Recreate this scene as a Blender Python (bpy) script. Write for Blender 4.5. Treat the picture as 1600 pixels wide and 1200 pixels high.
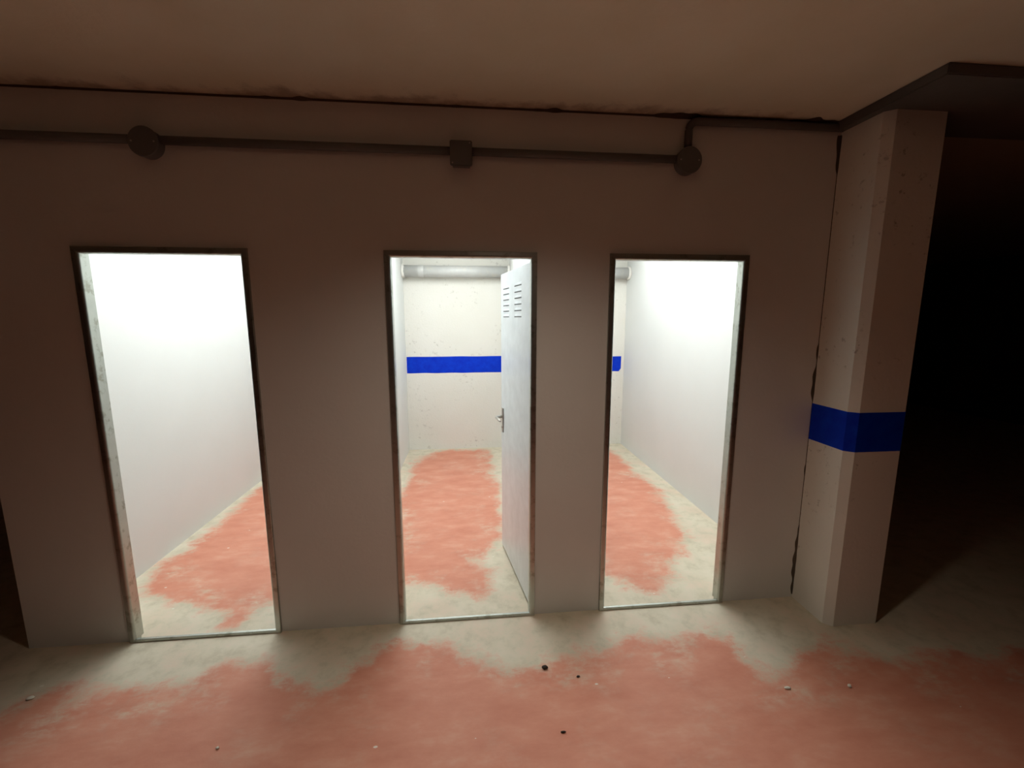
import bpy, bmesh, math, random
import numpy as np
from mathutils import Vector, Matrix, noise as mnoise

for o in list(bpy.data.objects):
    bpy.data.objects.remove(o)
SC = bpy.context.scene
COL = SC.collection
random.seed(4)

# ------------------------------------------------------------------ camera, world, lights, exposure
def make_camera():
    f, yaw, pitch, roll = 670.898, 0.09807, -0.15293, -0.0007
    F = Vector((math.sin(yaw)*math.cos(pitch), math.cos(yaw)*math.cos(pitch), math.sin(pitch)))
    R = Vector((math.cos(yaw), -math.sin(yaw), 0))
    U = R.cross(F)
    R2 = R*math.cos(roll) + U*math.sin(roll)
    U2 = -R*math.sin(roll) + U*math.cos(roll)
    cam = bpy.data.cameras.new('camera')
    cam.sensor_fit = 'HORIZONTAL'
    cam.sensor_width = 36.0
    cam.lens = f/1600*36.0
    cam.clip_start = 0.02
    o = bpy.data.objects.new('camera', cam)
    M = Matrix((R2, U2, -F)).transposed().to_4x4()
    M.translation = (0, -2.29297, 1.74284)
    o.matrix_world = M
    COL.objects.link(o)
    SC.camera = o
make_camera()

world = bpy.data.worlds.new('world')
SC.world = world
world.use_nodes = True
world.node_tree.nodes['Background'].inputs[0].default_value = (0.5, 0.55, 0.6, 1)
world.node_tree.nodes['Background'].inputs[1].default_value = 0.0

SC.view_settings.view_transform = 'Standard'
SC.view_settings.look = 'None'
SC.view_settings.gamma = 1.0
SC.view_settings.use_curve_mapping = False
SC.view_settings.exposure = 0.50
LAMP_STRENGTH = 3.9
LAMP_COLOR = (0.93, 0.99, 1.0)
LAMP_SPOTS = [(-1.585, 1.55), (-0.15, 1.55), (1.345, 1.55)]   # one ceiling panel lamp in each storage room
LAMP_HALF = (0.56, 1.15)
FILL_POS = (0.20, -1.20)                               # added fill light out of view, brightens the front wall and floor
FILL_POWER = 32.0
FILL_COLOR = (1.0, 0.86, 0.69)

def make_fill_light():  # added warm spot, lifts the front wall beyond the room spill
    d = bpy.data.lights.new('fill_light', 'SPOT')
    d.energy = FILL_POWER
    d.color = FILL_COLOR
    d.spot_size = math.radians(138)
    d.spot_blend = 1.0
    d.shadow_soft_size = 0.07
    o = bpy.data.objects.new('fill_light', d)
    o.location = (FILL_POS[0], FILL_POS[1], 2.655)
    COL.objects.link(o)
make_fill_light()

# ------------------------------------------------------------------ measured layout (metres)
ZC = 2.7665            # ceiling height
T = 2.08               # top of the steel frames
DOORS = [(-1.862, -1.074), (-0.424, 0.358), (0.748, 1.531)]
WT = 0.055             # thickness of the front wall
D = 3.352              # back wall of the rooms
XL, XR = -2.365, 2.2   # ends of the front wall
ROOMS = [(-2.27, -0.92), (-0.82, 0.52), (0.62, 2.085)]

# ------------------------------------------------------------------ materials
def new_mat(name):
    m = bpy.data.materials.new(name)
    m.use_nodes = True
    nt = m.node_tree
    return m, nt, nt.nodes['Principled BSDF']

def N(nt, t, **kw):
    n = nt.nodes.new(t)
    for k, v in kw.items():
        if k in n.inputs:
            n.inputs[k].default_value = v
        else:
            setattr(n, k, v)
    return n

def L(nt, a, b):
    nt.links.new(a, b)

def noise(nt, vec, scale, detail=4, rough=0.55):
    n = N(nt, 'ShaderNodeTexNoise')
    n.inputs['Scale'].default_value = scale
    n.inputs['Detail'].default_value = detail
    n.inputs['Roughness'].default_value = rough
    L(nt, vec, n.inputs['Vector'])
    return n.outputs['Fac']

def ramp(nt, fac, stops):
    r = N(nt, 'ShaderNodeValToRGB')
    e = r.color_ramp.elements
    e[0].position, e[0].color = stops[0][0], (*stops[0][1], 1)
    e[1].position, e[1].color = stops[-1][0], (*stops[-1][1], 1)
    for p, c in stops[1:-1]:
        x = e.new(p)
        x.color = (*c, 1)
    L(nt, fac, r.inputs[0])
    return r.outputs[0]

def mix(nt, fac, a, b, mode='MIX'):
    n = N(nt, 'ShaderNodeMix', data_type='RGBA', blend_type=mode)
    for sock, v in ((n.inputs[0], fac), (n.inputs[6], a), (n.inputs[7], b)):
        if hasattr(v, 'is_output'):
            L(nt, v, sock)
        elif isinstance(v, (int, float)):
            sock.default_value = v
        else:
            sock.default_value = (*v, 1)
    return n.outputs[2]

def math_(nt, op, a, b=0.0, clamp=False):
    n = N(nt, 'ShaderNodeMath', operation=op, use_clamp=clamp)
    for sock, v in ((n.inputs[0], a), (n.inputs[1], b)):
        if hasattr(v, 'is_output'):
            L(nt, v, sock)
        else:
            sock.default_value = v
    return n.outputs[0]

def smooth(nt, v, lo, hi):
    n = N(nt, 'ShaderNodeMapRange', interpolation_type='SMOOTHSTEP')
    L(nt, v, n.inputs[0])
    n.inputs[1].default_value = lo
    n.inputs[2].default_value = hi
    return n.outputs[0]

def coords(nt, scale=(1, 1, 1)):
    tc = N(nt, 'ShaderNodeTexCoord')
    mp = N(nt, 'ShaderNodeMapping')
    mp.inputs['Scale'].default_value = scale
    L(nt, tc.outputs['Object'], mp.inputs[0])
    return mp.outputs[0]

def bump(nt, bsdf, h, strength, dist=0.01):
    b = N(nt, 'ShaderNodeBump')
    b.inputs['Strength'].default_value = strength
    b.inputs['Distance'].default_value = dist
    L(nt, h, b.inputs['Height'])
    L(nt, b.outputs[0], bsdf.inputs['Normal'])

def plaster(name, c1, c2, rough=0.85, pits=0.0, pit_color=(0.3, 0.27, 0.22), bstr=0.25):
    m, nt, b = new_mat(name)
    v = coords(nt)
    n1 = noise(nt, v, 1.6, 5)
    n2 = noise(nt, v, 45, 5, 0.65)
    col = ramp(nt, n1, [(0.3, c1), (0.7, c2)])
    if pits > 0:
        n3 = noise(nt, v, 22, 6, 0.7)
        n4 = noise(nt, v, 2.3, 3)
        p = math_(nt, 'MULTIPLY', smooth(nt, n3, 0.57, 0.68), smooth(nt, n4, 0.46, 0.60))
        col = mix(nt, math_(nt, 'MULTIPLY', p, pits), col, pit_color)
    L(nt, col, b.inputs['Base Color'])
    b.inputs['Roughness'].default_value = rough
    b.inputs['Specular IOR Level'].default_value = 0.3
    bump(nt, b, math_(nt, 'ADD', n2, math_(nt, 'MULTIPLY', n1, 2.0)), bstr, 0.004)
    return m

M_FRONT = plaster('white_painted_plaster', (0.74, 0.745, 0.72), (0.79, 0.795, 0.77), bstr=0.3)
M_ROOM = plaster('smooth_white_plaster', (0.725, 0.74, 0.715), (0.755, 0.767, 0.745), bstr=0.12)
M_BACK = plaster('cream_rough_plaster', (0.76, 0.74, 0.67), (0.79, 0.77, 0.71), pits=0.5, bstr=0.5)
M_COLUMN = plaster('worn_white_column_paint', (0.80, 0.785, 0.72), (0.86, 0.845, 0.78), pits=0.6, bstr=0.35)
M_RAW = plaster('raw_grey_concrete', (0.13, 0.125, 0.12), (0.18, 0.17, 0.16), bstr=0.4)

def ceiling_mat():
    m, nt, b = new_mat('stained_ceiling_paint')
    v = coords(nt)
    n1 = noise(nt, v, 2.2, 6, 0.6)
    col = ramp(nt, n1, [(0.3, (0.76, 0.69, 0.53)), (0.7, (0.83, 0.77, 0.63))])
    # damp rust-brown stains in a ragged strip along the joint with the front wall
    sx = N(nt, 'ShaderNodeSeparateXYZ')
    L(nt, v, sx.inputs[0])
    n2 = noise(nt, v, 7, 5, 0.65)
    edge = math_(nt, 'ADD', sx.outputs[1], math_(nt, 'MULTIPLY', math_(nt, 'SUBTRACT', n2, 0.5), 0.35))
    s = smooth(nt, edge, -0.10, 0.03)
    col = mix(nt, math_(nt, 'MULTIPLY', s, 0.6), col, (0.20, 0.13, 0.075))
    L(nt, col, b.inputs['Base Color'])
    b.inputs['Roughness'].default_value = 0.9
    bump(nt, b, noise(nt, v, 40, 5, 0.65), 0.3, 0.004)
    return m
M_CEIL = ceiling_mat()

def floor_mat():
    m, nt, b = new_mat('worn_red_floor_paint')
    v = coords(nt)
    vs = coords(nt, (0.6, 1.35, 1))       # strokes dragged across the doorway
    at = N(nt, 'ShaderNodeAttribute', attribute_name='paint')
    n1 = noise(nt, v, 4.5, 9, 0.70)
    n2 = noise(nt, vs, 20, 7, 0.72)
    n3 = noise(nt, v, 2.6, 8, 0.66)
    d = at.outputs['Fac']
    d = math_(nt, 'ADD', d, math_(nt, 'MULTIPLY', math_(nt, 'SUBTRACT', n1, 0.5), 0.42))
    d = math_(nt, 'ADD', d, math_(nt, 'MULTIPLY', math_(nt, 'SUBTRACT', n2, 0.5), 0.16))
    mask = smooth(nt, d, -0.055, 0.075)
    # thin dusty areas inside the red
    worn = math_(nt, 'MULTIPLY', smooth(nt, n3, 0.46, 0.66), smooth(nt, n2, 0.36, 0.62))
    worn = math_(nt, 'MULTIPLY', worn, math_(nt, 'SUBTRACT', 1.0, math_(nt, 'MULTIPLY', smooth(nt, at.outputs['Fac'], 0.12, 0.30), 0.75)))
    mask = math_(nt, 'MULTIPLY', mask, math_(nt, 'SUBTRACT', 1.0, math_(nt, 'MULTIPLY', worn, 0.62)))
    red = ramp(nt, noise(nt, vs, 6, 6, 0.65), [(0.3, (0.60, 0.225, 0.145)), (0.55, (0.67, 0.285, 0.19)), (0.75, (0.71, 0.37, 0.26))])
    con = ramp(nt, noise(nt, v, 9, 7, 0.65), [(0.28, (0.52, 0.46, 0.34)), (0.5, (0.66, 0.60, 0.465)), (0.72, (0.74, 0.68, 0.55))])
    # pinkish film of paint left on the concrete
    con = mix(nt, math_(nt, 'MULTIPLY', smooth(nt, n1, 0.45, 0.66), 0.35), con, (0.68, 0.45, 0.34))
    col = mix(nt, mask, con, red)
    # white drips and scrape marks
    vo = N(nt, 'ShaderNodeTexVoronoi', feature='F1')
    vo.inputs['Scale'].default_value = 5.0
    L(nt, coords(nt, (1.0, 1.8, 0)), vo.inputs['Vector'])
    dots = math_(nt, 'LESS_THAN', vo.outputs['Distance'], 0.045)
    vs_ = N(nt, 'ShaderNodeSeparateColor')
    L(nt, vo.outputs['Color'], vs_.inputs[0])
    dots = math_(nt, 'MULTIPLY', dots, math_(nt, 'GREATER_THAN', vs_.outputs[0], 0.62))
    col = mix(nt, math_(nt, 'MULTIPLY', dots, 0.8), col, (0.80, 0.77, 0.68))
    L(nt, col, b.inputs['Base Color'])
    b.inputs['Roughness'].default_value = 0.62
    b.inputs['Specular IOR Level'].default_value = 0.35
    bump(nt, b, math_(nt, 'ADD', n2, noise(nt, v, 60, 4)), 0.15, 0.003)
    return m
M_FLOOR = floor_mat()

def blue_mat():
    m, nt, b = new_mat('blue_band_paint')
    v = coords(nt)
    col = ramp(nt, noise(nt, v, 14, 5, 0.65), [(0.3, (0.0005, 0.022, 0.50)), (0.75, (0.001, 0.05, 0.62))])
    L(nt, col, b.inputs['Base Color'])
    b.inputs['Roughness'].default_value = 0.5
    b.inputs['Specular IOR Level'].default_value = 0.15
    return m
M_BLUE = blue_mat()

def metal(name, col, rough, metallic, grime=0.0, grime_col=(0.16, 0.14, 0.08), scale=9):
    m, nt, b = new_mat(name)
    v = coords(nt)
    n1 = noise(nt, v, scale, 6, 0.65)
    c = ramp(nt, n1, [(0.3, tuple(x*0.88 for x in col)), (0.7, col)])
    if grime:
        c = mix(nt, math_(nt, 'MULTIPLY', smooth(nt, noise(nt, v, 14, 5, 0.7), 0.52, 0.66), grime), c, grime_col)
    L(nt, c, b.inputs['Base Color'])
    b.inputs['Metallic'].default_value = metallic
    b.inputs['Roughness'].default_value = rough
    return m
M_FRAME = metal('galvanised_frame_steel', (0.50, 0.52, 0.48), 0.34, 0.95, 0.45)
M_LEAF = metal('pale_blue_grey_enamel', (0.80, 0.85, 0.88), 0.27, 0.0)
M_LEAF_EDGE = metal('bare_sheet_edge', (0.50, 0.53, 0.50), 0.4, 0.5)
M_SLOT = metal('dark_slot', (0.10, 0.105, 0.11), 0.7, 0.0)
M_CHROME = metal('satin_nickel', (0.50, 0.47, 0.43), 0.28, 1.0)
M_PIPE = metal('grey_plastic_pipe', (0.56, 0.56, 0.54), 0.35, 0.0, 0.25, (0.68, 0.64, 0.52), 6)
M_FOAM = plaster('white_foam_collar', (0.74, 0.72, 0.66), (0.82, 0.80, 0.75), bstr=0.8)
M_CONDUIT = metal('grey_conduit_plastic', (0.15, 0.145, 0.14), 0.5, 0.0)
M_BOX = metal('dark_grey_box_plastic', (0.16, 0.16, 0.16), 0.55, 0.0)
M_DIRT = plaster('dark_joint_mortar', (0.07, 0.055, 0.04), (0.12, 0.095, 0.07), bstr=0.8)
M_PEBBLE = plaster('dark_pebble', (0.03, 0.022, 0.018), (0.06, 0.045, 0.04))
M_CHIP = plaster('white_plaster_crumb', (0.75, 0.72, 0.62), (0.82, 0.80, 0.72))

def lamp_mat(name, color, strength):
    m, nt, b = new_mat(name)
    b.inputs['Base Color'].default_value = (0.9, 0.9, 0.9, 1)
    b.inputs['Emission Color'].default_value = (*color, 1)
    b.inputs['Emission Strength'].default_value = strength
    return m
M_LAMP = lamp_mat('lamp_diffuser', LAMP_COLOR, LAMP_STRENGTH)
M_FILL = lamp_mat('warm_fill_emitter', FILL_COLOR, 6.0)  # glowing face of the added fill light

# ------------------------------------------------------------------ mesh helpers
def obj(name, bm, m, parent=None, smooth_=False, mats=None):
    bmesh.ops.recalc_face_normals(bm, faces=bm.faces)
    me = bpy.data.meshes.new(name)
    bm.to_mesh(me)
    bm.free()
    for x in (mats or [m]):
        me.materials.append(x)
    if smooth_:
        for p in me.polygons:
            p.use_smooth = True
    o = bpy.data.objects.new(name, me)
    COL.objects.link(o)
    if parent:
        o.parent = parent
    return o

def tag(o, label=None, cat=None, group=None, kind=None):
    for k, v in (('label', label), ('category', cat), ('group', group), ('kind', kind)):
        if v:
            o[k] = v
    return o

def thing(name, label, cat, loc=(0, 0, 0), rz=0.0, group=None):
    o = bpy.data.objects.new(name, None)
    o.empty_display_size = 0.1
    o.location = loc
    o.rotation_euler = (0, 0, rz)
    COL.objects.link(o)
    return tag(o, label, cat, group)

def add_box(bm, lo, hi, bev=0.0, seg=2):
    r = bmesh.ops.create_cube(bm, size=1.0)
    vs = r['verts']
    for v in vs:
        v.co = Vector([lo[i] + (v.co[i]+0.5)*(hi[i]-lo[i]) for i in range(3)])
    if bev > 0:
        es = list({e for v in vs for e in v.link_edges})
        bmesh.ops.bevel(bm, geom=es, offset=bev, segments=seg, affect='EDGES', clamp_overlap=True)
    return vs

def box(lo, hi, bev=0.0, seg=2):
    bm = bmesh.new()
    add_box(bm, lo, hi, bev, seg)
    return bm

def add_tube(bm, pts, r, n=16, cap=True):
    """swept tube through points; r a number or a list"""
    pts = [Vector(p) for p in pts]
    rs = r if isinstance(r, (list, tuple)) else [r]*len(pts)
    rings = []
    up = Vector((0, 0, 1))
    for i, p in enumerate(pts):
        t = (pts[min(i+1, len(pts)-1)] - pts[max(i-1, 0)]).normalized()
        a = t.cross(up)
        if a.length < 0.1:
            a = t.cross(Vector((0, 1, 0)))
        a.normalize()
        b = t.cross(a).normalized()
        if rings:
            pass
        rings.append([bm.verts.new(p + rs[i]*(math.cos(2*math.pi*k/n)*a + math.sin(2*math.pi*k/n)*b)) for k in range(n)])
    for A, B in zip(rings[:-1], rings[1:]):
        for k in range(n):
            bm.faces.new((A[k], A[(k+1) % n], B[(k+1) % n], B[k]))
    if cap:
        bm.faces.new(rings[0])
        bm.faces.new(rings[-1][::-1])

def extrude_poly(pts2, z0, z1):
    """prism of a plan outline"""
    bm = bmesh.new()
    a = [bm.verts.new((x, y, z0)) for x, y in pts2]
    b = [bm.verts.new((x, y, z1)) for x, y in pts2]
    n = len(pts2)
    for i in range(n):
        bm.faces.new((a[i], a[(i+1) % n], b[(i+1) % n], b[i]))
    bm.faces.new(a[::-1])
    bm.faces.new(b)
    return bm

def wall_openings(xs, zs, holes, y0, y1):
    bm = bmesh.new()
    V = {}
    def v(x, y, z):
        k = (round(x, 5), round(y, 5), round(z, 5))
        if k not in V:
            V[k] = bm.verts.new(k)
        return V[k]
    def solid(i, j):
        if not (0 <= i < len(xs)-1 and 0 <= j < len(zs)-1):
            return False
        cx, cz = (xs[i]+xs[i+1])/2, (zs[j]+zs[j+1])/2
        return not any(a < cx < b and c < cz < d for a, b, c, d in holes)
    for i in range(len(xs)-1):
        for j in range(len(zs)-1):
            if not solid(i, j):
                continue
            x0, x1, z0, z1 = xs[i], xs[i+1], zs[j], zs[j+1]
            bm.faces.new((v(x0, y0, z0), v(x1, y0, z0), v(x1, y0, z1), v(x0, y0, z1)))
            bm.faces.new((v(x0, y1, z0), v(x0, y1, z1), v(x1, y1, z1), v(x1, y1, z0)))
            for di, dj, q in ((-1, 0, ((x0, z0), (x0, z1))), (1, 0, ((x1, z0), (x1, z1))), (0, -1, ((x0, z0), (x1, z0))), (0, 1, ((x0, z1), (x1, z1)))):
                if not solid(i+di, j+dj):
                    (a, b), (c, d) = q
                    bm.faces.new((v(a, y0, b), v(c, y0, d), v(c, y1, d), v(a, y1, b)))
    return bm

def struct(name, bm, m, label=None, cat=None, **kw):
    o = obj(name, bm, m, **kw)
    return tag(o, label, cat, kind='structure')

# ------------------------------------------------------------------ floor with the outline of the worn red paint
RED = [
    [(-0.39, 3.31), (0.24, 3.27), (0.28, 3.07), (0.22, 2.36), (0.3, 2.06), (0.24, 0.9), (0.12, 0.7), (0.01, 0.6), (0.15, 0.49), (0.11, 0.25), (0.04, 0.16), (-0.08, 0.23), (-0.2, 0.27), (-0.33, 0.34), (-0.45, 0.4), (-0.61, 0.48), (-0.73, 1.48), (-0.71, 2.08), (-0.67, 2.31), (-0.71, 2.78), (-0.57, 3.16)],
    [(-2.16, 3.1), (-2.18, 2.24), (-2.20, 1.95), (-2.16, 1.43), (-2.18, 1.07), (-2.20, 0.79), (-2.19, 0.55), (-2.1, 0.39), (-1.95, 0.36), (-1.8, 0.32), (-1.65, 0.24), (-1.49, 0.19), (-1.45, 0.06), (-1.36, 0.04), (-1.35, 0.11), (-1.34, 0.18), (-1.28, 0.22), (-1.2, 0.23), (-1.02, 0.28), (-1.0, 3.1)],
    [(1.5, 3.25), (1.84, 3.22), (1.88, 2.76), (1.86, 2.19), (1.90, 1.96), (1.92, 1.56), (1.84, 1.28), (1.77, 1.04), (1.73, 0.77), (1.6, 0.59), (1.46, 0.51), (1.37, 0.28), (1.21, 0.16), (1.11, 0.14), (0.99, 0.21), (0.93, 0.29), (0.9, 0.41), (0.74, 0.6), (0.72, 3.2)],
    [(-30, -0.5), (-2.09, -0.43), (-2.02, -0.29), (-1.86, -0.32), (-1.71, -0.29), (-1.53, -0.32), (-1.37, -0.3), (-1.28, -0.2), (-1.12, -0.2), (-0.94, -0.33), (-0.74, -0.4), (-0.66, -0.35), (-0.58, -0.23), (-0.4, -0.13), (-0.14, -0.18), (0.06, -0.31), (0.19, -0.38), (0.35, -0.38), (0.46, -0.31), (0.62, -0.33), (0.8, -0.2), (1.0, -0.25), (1.18, -0.27), (1.36, -0.24), (1.41, -0.34), (1.39, -0.42), (1.47, -0.52), (1.59, -0.51), (1.72, -0.39), (1.93, -0.39), (2.16, -0.52), (30, -0.6), (30, -40), (-30, -40)],
]

def make_floor():
    xs = np.concatenate([[-9, -6, -4, -3], np.arange(-2.6, 2.8, 0.03), [3, 3.5, 4.5, 6, 9]])
    ys = np.concatenate([[-8, -5, -3.5, -2.5], np.arange(-2.0, 3.6, 0.03), [4.2, 6]])
    X, Y = np.meshgrid(xs, ys, indexing='ij')
    P = np.stack([X.ravel(), Y.ravel()], 1)
    best = np.full(len(P), -9.0)
    for poly in RED:
        q = np.array(poly)
        dist = np.full(len(P), 1e9)
        inside = np.zeros(len(P), bool)
        for a, b in zip(q, np.roll(q, -1, 0)):
            e = b - a
            t = np.clip(((P-a) @ e)/(e @ e), 0, 1)
            dist = np.minimum(dist, np.linalg.norm(P - a - t[:, None]*e, axis=1))
            c = (a[1] > P[:, 1]) != (b[1] > P[:, 1])
            xi = a[0] + (P[:, 1]-a[1])*(e[0])/(e[1] if abs(e[1]) > 1e-9 else 1e-9)
            inside ^= c & (P[:, 0] < xi)
        best = np.maximum(best, np.where(inside, dist, -dist))
    best = np.clip(best, -0.35, 0.35)
    nx, ny = len(xs), len(ys)
    me = bpy.data.meshes.new('floor')
    verts = [(float(x), float(y), 0.0) for x, y in P]
    faces = [(i*ny+j, (i+1)*ny+j, (i+1)*ny+j+1, i*ny+j+1) for i in range(nx-1) for j in range(ny-1)]
    me.from_pydata(verts, [], faces)
    at = me.attributes.new('paint', 'FLOAT', 'POINT')
    at.data.foreach_set('value', best.astype(np.float32))
    me.materials.append(M_FLOOR)
    o = bpy.data.objects.new('floor', me)
    COL.objects.link(o)
    tag(o, 'worn red painted concrete floor running from the garage into the three rooms', 'floor', kind='structure')
make_floor()

# ------------------------------------------------------------------ ceiling and walls
struct('ceiling', box((-9, -8, ZC), (9, 6, ZC+0.15)), M_CEIL, 'stained beige ceiling slab over the doorways', 'ceiling')

xs = sorted([XL, XR] + [x for d in DOORS for x in d])
struct('wall_front', wall_openings(xs, [0, T, ZC-0.008], [(a, b, -1, T) for a, b in DOORS], 0.0, WT), M_FRONT,
       'white plastered partition wall with three tall doorways', 'wall')
struct('wall_left', box((XL, WT, 0), (ROOMS[0][0], D, ZC)), M_ROOM, 'smooth white side wall filling the left doorway', 'wall')
struct('wall_partition_left', box((ROOMS[0][1], WT, 0), (ROOMS[1][0], D, ZC)), M_ROOM, 'white partition seen at the left inside the middle room', 'wall')
struct('wall_partition_right', box((ROOMS[1][1], WT, 0), (ROOMS[2][0], D, ZC)), M_ROOM, 'white partition behind the open steel door', 'wall')
struct('wall_right', box((ROOMS[2][1], WT, 0), (XR, D, ZC)), M_ROOM, 'smooth white side wall filling the right doorway', 'wall')
wb = struct('wall_back', box((XL, D, 0), (XR, D+0.12, ZC)), M_BACK, 'cream back wall of the rooms with a blue painted band', 'wall')

def band_strip(x0, x1, z0, z1, y, chip=None):
    """painted band: a coat of paint 1 mm thick with slightly uneven edges"""
    bm = bmesh.new()
    n = max(6, int((x1-x0)/0.03))
    top, bot = [], []
    for i in range(n+1):
        x = x0 + (x1-x0)*i/n
        j = mnoise.noise(Vector((x*6, z0, 3.1)))*0.004
        zb = z0 + j
        if chip and x > chip[0]:
            zb += chip[1]*min(1, (x-chip[0])/max(1e-4, x1-chip[0]))
        top.append((x, z1 + mnoise.noise(Vector((x*5, 9.2, z1)))*0.003))
        bot.append((x, zb))
    out = bot + top[::-1]
    f = [bm.verts.new((x, y-0.0012, z)) for x, z in out]
    b = [bm.verts.new((x, y+0.001, z)) for x, z in out]
    m = len(out)
    for i in range(m):
        bm.faces.new((f[i], f[(i+1) % m], b[(i+1) % m], b[i]))
    for i in range(n):
        bm.faces.new((f[i], f[i+1], f[m-2-i], f[m-1-i]))
    return bm

for (x0, x1), (z0, z1), chip in zip(ROOMS, [(1.03, 1.245)]*2 + [(1.022, 1.226)], [None, None, (2.02, 0.04)]):
    o = obj('painted_band', band_strip(x0+0.006, x1-0.012 if chip is None else x1-0.04, z0, z1, D, chip), M_BLUE, wb)
    o['label'] = 'blue painted band'

# dark garage around
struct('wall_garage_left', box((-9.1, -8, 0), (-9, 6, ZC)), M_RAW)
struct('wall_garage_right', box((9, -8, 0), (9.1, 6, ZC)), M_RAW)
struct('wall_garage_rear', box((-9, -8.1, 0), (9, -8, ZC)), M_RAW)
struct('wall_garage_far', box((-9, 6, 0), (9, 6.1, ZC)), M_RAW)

# ------------------------------------------------------------------ column at the right with its blue band
CX0, CX1, CY = 2.0, 2.318, -0.27
CH = 0.040
COLUMN_PLAN = [(CX0, 0.0), (CX0, CY+CH*0.8), (CX0+CH, CY), (CX1-0.012, CY), (CX1, CY+0.012), (CX1, 0.0)]
def off_plan(d):
    return [(CX0-d, 0.0), (CX0-d, CY+CH*0.8-d*0.4), (CX0+CH-d*0.4, CY-d), (CX1-0.012+d*0.4, CY-d), (CX1+d, CY+0.012-d*0.4), (CX1+d, 0.0)]
col = thing('column', 'white chamfered concrete column with a blue band right of the doorways', 'column', (0, 0, 0))
col['kind'] = 'structure'
obj('shaft', extrude_poly(COLUMN_PLAN, 0, ZC-0.045), M_COLUMN, col)
o = obj('painted_band', extrude_poly(off_plan(0.0014), 1.031, 1.246), M_BLUE, col)
o['label'] = 'blue painted band'

# shallow drop of the slab over the column
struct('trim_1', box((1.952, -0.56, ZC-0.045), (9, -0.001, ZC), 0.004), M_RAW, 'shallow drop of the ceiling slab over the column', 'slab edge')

# ragged mortar along the ceiling joint
def ragged(seed, a, b, axis, w0, w1, amp, thick, fixed, n=160, f=9.0):
    """thin irregular bead of mortar; axis 'x' runs along the wall top, 'z' up the corner"""
    bm = bmesh.new()
    A, B = [], []
    for i in range(n+1):
        t = a + (b-a)*i/n
        k = mnoise.noise(Vector((t*f, seed, 0.3)))*0.6 + mnoise.noise(Vector((t*f*3.1, seed+4, 0.9)))*0.4
        w = max(0.0012, w0 + (w1-w0)*max(0, k-0.05)**1.3*3.2 + amp*k)
        A.append((t, 0.0)); B.append((t, w))
    return A, B, bm

def joint_ceiling():
    A, B, bm = ragged(2.0, XL, 1.98, 'x', 0.006, 0.05, 0.004, 0, 0, n=300, f=4.0)
    prev = None
    for (t, _), (_, w) in zip(A, B):
        # triangular bead: against the wall front, against the ceiling
        v = [bm.verts.new((t, 0.0, ZC-0.0005)), bm.verts.new((t, -w*0.9, ZC-0.0005)), bm.verts.new((t, -0.002-w*0.18, ZC-0.007-w*0.12)), bm.verts.new((t, 0.0, ZC-0.008-w*0.15))]
        if prev:
            for k in range(4):
                bm.faces.new((prev[k], prev[(k+1) % 4], v[(k+1) % 4], v[k]))
        else:
            bm.faces.new(v)
        prev = v
    bm.faces.new(prev[::-1])
    struct('trim_2', bm, M_DIRT, 'dark ragged mortar joint between wall and ceiling', 'joint')
joint_ceiling()

def joint_corner():
    bm = bmesh.new()
    n = 260
    prev = None
    for i in range(n+1):
        z = 0.02 + (ZC-0.08)*i/n
        k = mnoise.noise(Vector((z*3.2, 7.7, 0.1)))*0.65 + mnoise.noise(Vector((z*13, 3.0, 0.4)))*0.35
        w = 0.003 + 0.055*max(0.0, k-0.08)
        d = 0.002 + 0.012*max(0.0, k)
        v = [bm.verts.new((CX0+0.0005, 0.0, z)), bm.verts.new((CX0-w, 0.0, z)), bm.verts.new((CX0-w*0.4, -0.0015, z)), bm.verts.new((CX0-0.001, -d, z)), bm.verts.new((CX0+0.0005, -d, z))]
        if prev:
            for q in range(5):
                bm.faces.new((prev[q], prev[(q+1) % 5], v[(q+1) % 5], v[q]))
        else:
            bm.faces.new(v)
        prev = v
    bm.faces.new(prev[::-1])
    struct('trim_3', bm, M_DIRT, 'dark open crack where the front wall meets the column', 'joint')
joint_corner()

# ------------------------------------------------------------------ steel door frames
# cross-section of a jamb: u = into the opening, y = depth (front lip, rolled edge, reveal, rebate)
def section():
    pts = [(0.0005, 0.0), (0.0005, -0.010), (0.003, -0.0125), (0.021, -0.0125)]
    for k in range(1, 6):
        a = math.pi/2*k/5
        pts.append((0.021 + 0.012*math.sin(a), -0.0005 - 0.012*math.cos(a)))
    pts += [(0.033, 0.030), (0.022, 0.032), (0.022, 0.062), (0.0005, 0.062)]
    return pts

def sweep(p0, p1, inward, cut0, cut1):
    """prism of the section from p0 to p1 (x, z); ends mitred by cut*u along the run"""
    bm = bmesh.new()
    d = Vector((p1[0]-p0[0], p1[1]-p0[1])).normalized()
    A, B = [], []
    for u, y in section():
        a = Vector(p0) + Vector(inward)*u + d*(cut0*u)
        b = Vector(p1) + Vector(inward)*u - d*(cut1*u)
        A.append(bm.verts.new((a.x, y, a.y)))
        B.append(bm.verts.new((b.x, y, b.y)))
    n = len(A)
    for i in range(n):
        bm.faces.new((A[i], A[(i+1) % n], B[(i+1) % n], B[i]))
    bm.faces.new(A[::-1])
    bm.faces.new(B)
    return bm

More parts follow.
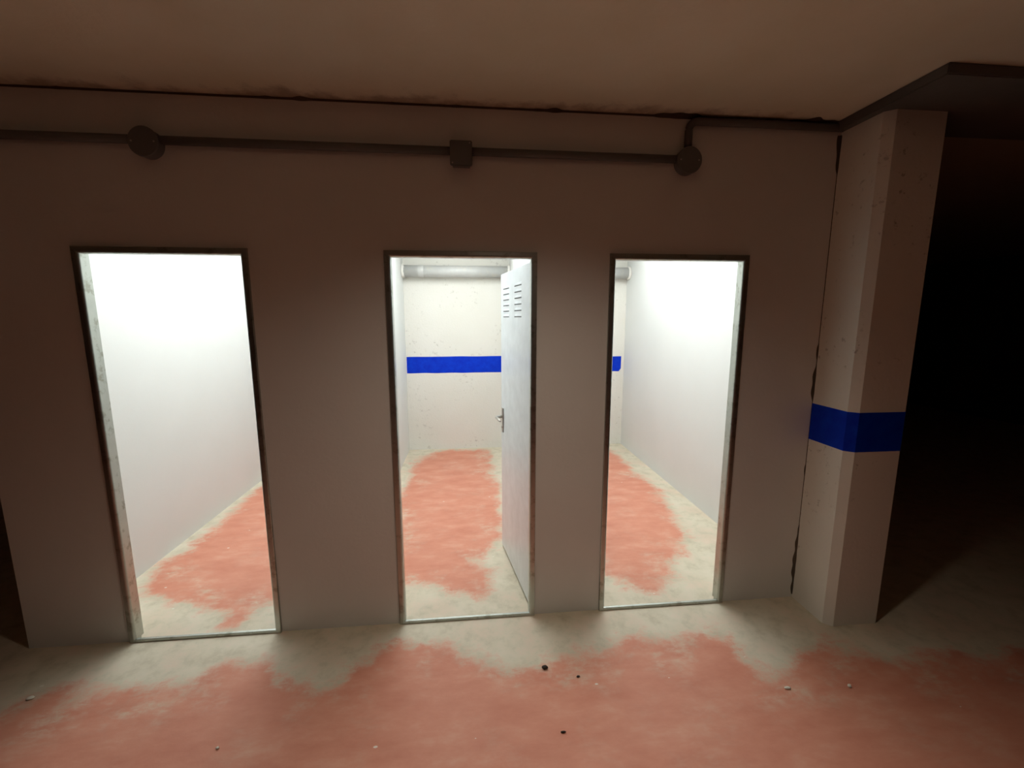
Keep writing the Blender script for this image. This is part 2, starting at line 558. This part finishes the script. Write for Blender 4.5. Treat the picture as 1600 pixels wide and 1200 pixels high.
FRAME_LABELS = ['galvanised steel frame of the left doorway, farthest from the column',
                'galvanised steel frame of the middle doorway with the open door',
                'galvanised steel frame of the right doorway, nearest the column']
for (a, b), lab in zip(DOORS, FRAME_LABELS):
    cx = (a+b)/2
    fr = thing('door_frame', lab, 'door frame', (cx, 0, 0), 0, 'steel door frames')
    fr['kind'] = 'thing'
    w = (b-a)/2
    obj('jamb', sweep((-w, 0), (-w, T), (1, 0), 0, 1), M_FRAME, fr)
    obj('jamb', sweep((w, 0), (w, T), (-1, 0), 0, 1), M_FRAME, fr)
    obj('head', sweep((-w, T), (w, T), (0, -1), 1, 1), M_FRAME, fr)
    obj('sill', box((-w+0.022, -0.0115, 0.0005), (w-0.022, 0.006, 0.017), 0.002), M_FRAME, fr)

# ------------------------------------------------------------------ the open steel door in the middle doorway
LEAF_W, LEAF_T, Z0, Z1 = 0.735, 0.040, 0.022, 2.042
door = thing('steel_door', 'pale grey steel door with vent slots standing open in the middle doorway', 'door', (0.334, 0.066, 0), math.radians(8.5))
door['kind'] = 'thing'
# local frame: +y runs from hinge to free edge, -x is the face towards the camera's left
leaf = obj('leaf', box((0, 0, Z0), (LEAF_T, LEAF_W, Z1), 0.0035, 2), M_LEAF, door)
obj('edge_strip', box((0.004, -0.0025, Z0+0.004), (LEAF_T-0.004, 0.002, Z1-0.004)), M_LEAF_EDGE, door)

def louver_bm(y0, y1, z):
    """pressed louvre: a hood standing proud of the sheet over a dark slot"""
    bm = bmesh.new()
    n = 10
    prev = None
    for i in range(n+1):
        t = i/n
        y = y0 + (y1-y0)*t
        h = 0.0035*min(1, min(t, 1-t)*7)
        sec = [(0.0002, z+0.016), (-h*0.55, z+0.009), (-h, z+0.002), (-h*0.9, z), (0.0002, z)]
        v = [bm.verts.new((x, y, zz)) for x, zz in sec]
        if prev:
            for k in range(5):
                bm.faces.new((prev[k], prev[(k+1) % 5], v[(k+1) % 5], v[k]))
        prev = v
    return bm
for (y0, y1) in ((0.185, 0.355), (0.49, 0.66)):
    for k in range(6):
        z = 1.752 + k*0.0372
        lv = obj('louver', louver_bm(y0, y1, z), M_LEAF, door)
        obj('slot', box((-0.0010, y0+0.004, z-0.0055), (0.001, y1-0.004, z)), M_SLOT, lv)

hd = bpy.data.objects.new('handle', None)
COL.objects.link(hd)
hd.parent = door
hd.location = (0, LEAF_W-0.055, 1.035)
hd['label'] = 'satin nickel lever handle'
obj('plate', box((-0.007, -0.019, -0.115), (0.0005, 0.019, 0.065), 0.003), M_CHROME, hd)
def lever_bm():
    bm = bmesh.new()
    pts = [(-0.005, 0, 0)]
    for k in range(9):
        a = math.pi/2*k/8
        pts.append((-0.036-0.016*math.sin(a), -0.016+0.016*math.cos(a), 0))
    pts += [(-0.052, -0.06, -0.001), (-0.050, -0.10, -0.003), (-0.046, -0.118, -0.004)]
    rs = [0.0095]*10 + [0.0092, 0.0085, 0.006]
    add_tube(bm, pts, rs, 14)
    return bm
obj('lever', lever_bm(), M_CHROME, hd, True)
bm = bmesh.new()
add_tube(bm, [(-0.0065, 0, -0.075), (-0.013, 0, -0.075)], 0.0085, 16)
obj('lock_cylinder', bm, M_CHROME, hd)
for z in (0.25, 1.05, 1.83):
    bm = bmesh.new()
    add_tube(bm, [(LEAF_T+0.006, 0.010, z-0.045), (LEAF_T+0.006, 0.010, z+0.045)], 0.007, 12)
    obj('hinge', bm, M_LEAF_EDGE, door, True)

# ------------------------------------------------------------------ fat drain pipe high on the back wall
PIPE_Z, PIPE_Y, PIPE_R = 2.315, D-0.085, 0.072
for (x0, x1), lab in zip(ROOMS, ['fat grey drain pipe high on the back wall of the left room',
                                 'fat grey drain pipe above the blue band in the middle room',
                                 'fat grey drain pipe end seen at the left of the right doorway']):
    p = thing('drain_pipe', lab, 'pipe', ((x0+x1)/2, PIPE_Y, PIPE_Z), 0, 'drain pipes on the back wall')
    h = (x1-x0)/2
    bm = bmesh.new()
    add_tube(bm, [(-h+0.004, 0, 0), (h-0.004, 0, 0)], PIPE_R, 40)
    obj('pipe', bm, M_PIPE, p, True)
    bm = bmesh.new()
    add_tube(bm, [(-h+0.19, 0, 0), (-h+0.20, 0, 0), (-h+0.205, 0, 0), (-h+0.26, 0, 0), (-h+0.265, 0, 0), (-h+0.27, 0, 0)], [PIPE_R-0.002, PIPE_R+0.001, PIPE_R+0.004, PIPE_R+0.004, PIPE_R+0.001, PIPE_R-0.002], 40)
    obj('joint_sleeve', bm, M_PIPE, p, True)
    for s in (-1, 1):
        bm = bmesh.new()
        rr = random.Random(int(x0*100)+s)
        nn = 28
        prev = None
        for ring, (dx, rad) in enumerate([(0.003, PIPE_R+0.012), (0.012, PIPE_R+0.011), (0.024, PIPE_R+0.004), (0.03, PIPE_R-0.003)]):
            v = []
            for k in range(nn):
                q = rad + (rr.uniform(-0.004, 0.006) if ring in (1, 2) else 0)
                a = 2*math.pi*k/nn
                v.append(bm.verts.new((s*(h-dx-(rr.uniform(0, 0.006) if ring else 0)), q*math.cos(a), q*math.sin(a))))
            if prev:
                for k in range(nn):
                    bm.faces.new((prev[k], prev[(k+1) % nn], v[(k+1) % nn], v[k]))
            prev = v
        o = obj('wall_collar', bm, M_FOAM, p, True)
        o['label'] = 'white foam collar at the wall'

# ------------------------------------------------------------------ conduit and junction boxes above the doorways
CZ = lambda x: 2.551 - 0.0005*x
CY_ = -0.021
BOXES = [(-1.459, 2.535, 'round'), (-0.027, 2.533, 'square'), (1.135, 2.540, 'round')]
def conduit(name, label, pts, group='conduit runs'):
    o = thing(name, label, 'conduit', pts[0], 0, group)
    bm = bmesh.new()
    base = Vector(pts[0])
    add_tube(bm, [Vector(q)-base for q in pts], 0.0195, 18)
    obj('tube', bm, M_CONDUIT, o, True)
    return o
def saddles(o, x0, x1, k):
    for i in range(k):
        x = x0 + (x1-x0)*(i+0.5)/k
        bm = bmesh.new()
        b = o.location
        add_tube(bm, [(x-0.008-b.x, 0, CZ(x)-b.z), (x+0.008-b.x, 0, CZ(x)-b.z)], 0.0208, 18)
        obj('saddle_clip', bm, M_BOX, o, True)
spans = [(XL+0.01, -1.459-0.062), (-1.459+0.062, -0.027-0.05), (-0.027+0.05, 1.135-0.060)]
labs = ['grey conduit on the wall left of the leftmost junction box', 'grey conduit between the leftmost and the middle junction box', 'grey conduit between the middle and the rightmost junction box']
for (a, b), lab in zip(spans, labs):
    c = conduit('conduit', lab, [(a, CY_, CZ(a)), ((a+b)/2, CY_, CZ(a)), (b, CY_, CZ(b))])
bend = [(1.135, CY_, 2.600), (1.135, CY_, 2.690)]
for k in range(1, 7):
    a = math.pi/2*k/6
    bend.append((1.135+0.045-0.045*math.cos(a), CY_, 2.690+0.045*math.sin(a)))
bend += [(1.5, CY_, 2.737), (1.985, CY_, 2.735)]
conduit('conduit', 'grey conduit rising from the rightmost junction box and bending along the ceiling', bend)

for (x, z, shape), lab in zip(BOXES, ['round dark junction box above the left doorway, leftmost on the conduit', 'square dark junction box above the middle doorway', 'round dark junction box at the right end of the conduit']):
    t = thing('junction_box', lab, 'junction box', (x, 0, z), 0, 'junction boxes on the conduit')
    if shape == 'square':
        obj('body', box((-0.052, -0.045, -0.056), (0.052, -0.0005, 0.056), 0.010, 3), M_BOX, t)
        obj('lid', box((-0.054, -0.054, -0.058), (0.054, -0.045, 0.058), 0.004, 2), M_BOX, t)
        sp = [(-0.042, -0.046), (0.042, 0.046)]
        ly = -0.054
    else:
        bm = bmesh.new()
        add_tube(bm, [(0, -0.0005, 0), (0, -0.043, 0)], 0.063, 36)
        obj('body', bm, M_BOX, t)
        bm = bmesh.new()
        add_tube(bm, [(0, -0.043, 0), (0, -0.049, 0), (0, -0.052, 0)], [0.066, 0.066, 0.062], 36)
        obj('lid', bm, M_BOX, t)
        sp = [(-0.048, 0), (0.048, 0)]
        ly = -0.052
    for (sx, sz) in sp:
        bm = bmesh.new()
        add_tube(bm, [(sx, ly+0.001, sz), (sx, ly-0.002, sz)], 0.004, 10)
        obj('screw', bm, M_CHROME, t)

# ------------------------------------------------------------------ ceiling panel lamps inside the rooms
for (x, y), lab in zip(LAMP_SPOTS, ['long ceiling lamp lighting the left room', 'long ceiling lamp lighting the middle room', 'long ceiling lamp lighting the right room']):
    t = thing('ceiling_lamp', lab, 'lamp', (x, y, ZC), 0, 'ceiling lamps in the rooms')
    hx, hy = LAMP_HALF
    obj('housing', box((-hx-0.015, -hy-0.015, -0.040), (hx+0.015, hy+0.015, -0.0005), 0.004), M_FOAM, t)
    obj('diffuser', box((-hx, -hy, -0.044), (hx, hy, -0.0395), 0.001), M_LAMP, t)

t = thing('garage_fill_light', 'added round fill light out of view in front of the doorways', 'lamp', (FILL_POS[0], FILL_POS[1], ZC))  # fixture body made up for the unseen fill light
bm = bmesh.new()      # open can: outer wall, rim, inner wall, closed top
add_tube(bm, [(0, 0, -0.0005), (0, 0, -0.078), (0, 0, -0.080), (0, 0, -0.078), (0, 0, -0.030)], [0.12, 0.12, 0.116, 0.112, 0.112], 40)
obj('can', bm, M_FOAM, t)
bm = bmesh.new()
add_tube(bm, [(0, 0, -0.031), (0, 0, -0.045), (0, 0, -0.050)], [0.105, 0.105, 0.095], 40)
obj('diffuser', bm, M_FILL, t)

# ------------------------------------------------------------------ crumbs on the floor
def pebble(name, label, cat, x, y, s, m, group, seed):
    bm = bmesh.new()
    bmesh.ops.create_icosphere(bm, subdivisions=2, radius=1.0)
    for v in bm.verts:
        k = 1 + 0.28*mnoise.noise(v.co*1.7 + Vector((seed, 0, 0)))
        v.co = Vector((v.co.x*s[0]*k, v.co.y*s[1]*k, v.co.z*s[2]*k))
    lo = min(v.co.z for v in bm.verts)
    for v in bm.verts:
        v.co.z -= lo
    o = obj(name, bm, m, None, True)
    o.location = (x, y, 0.0)
    tag(o, label, cat, group)

pebble('pebble', 'dark oval pebble on the floor in front of the middle doorway, the largest', 'pebble', 0.350, -0.404, (0.016, 0.010, 0.008), M_PEBBLE, 'dark crumbs on the floor', 1)
pebble('pebble', 'tiny dark crumb on the floor just right of the large pebble', 'pebble', 0.505, -0.47, (0.009, 0.005, 0.004), M_PEBBLE, 'dark crumbs on the floor', 2)
pebble('pebble', 'thin dark crumb at the bottom middle, nearest the viewer', 'pebble', 0.370, -0.744, (0.013, 0.004, 0.004), M_PEBBLE, 'dark crumbs on the floor', 3)
CH_ = [('white elongated plaster crumb on the red floor left of the column', 1.477, -0.633, (0.016, 0.008, 0.005)),
       ('small white plaster crumb on the red floor below the column', 1.779, -0.653, (0.008, 0.008, 0.005)),
       ('white plaster crumb in the dark lower left corner', -2.049, -0.339, (0.016, 0.012, 0.005)),
       ('small white plaster crumb at the bottom edge, lower left', -1.053, -0.672, (0.007, 0.006, 0.004))]
for i, (lab, x, y, s) in enumerate(CH_):
    pebble('plaster_crumb', lab, 'crumb', x, y, s, M_CHIP, 'white crumbs on the floor', 10+i)
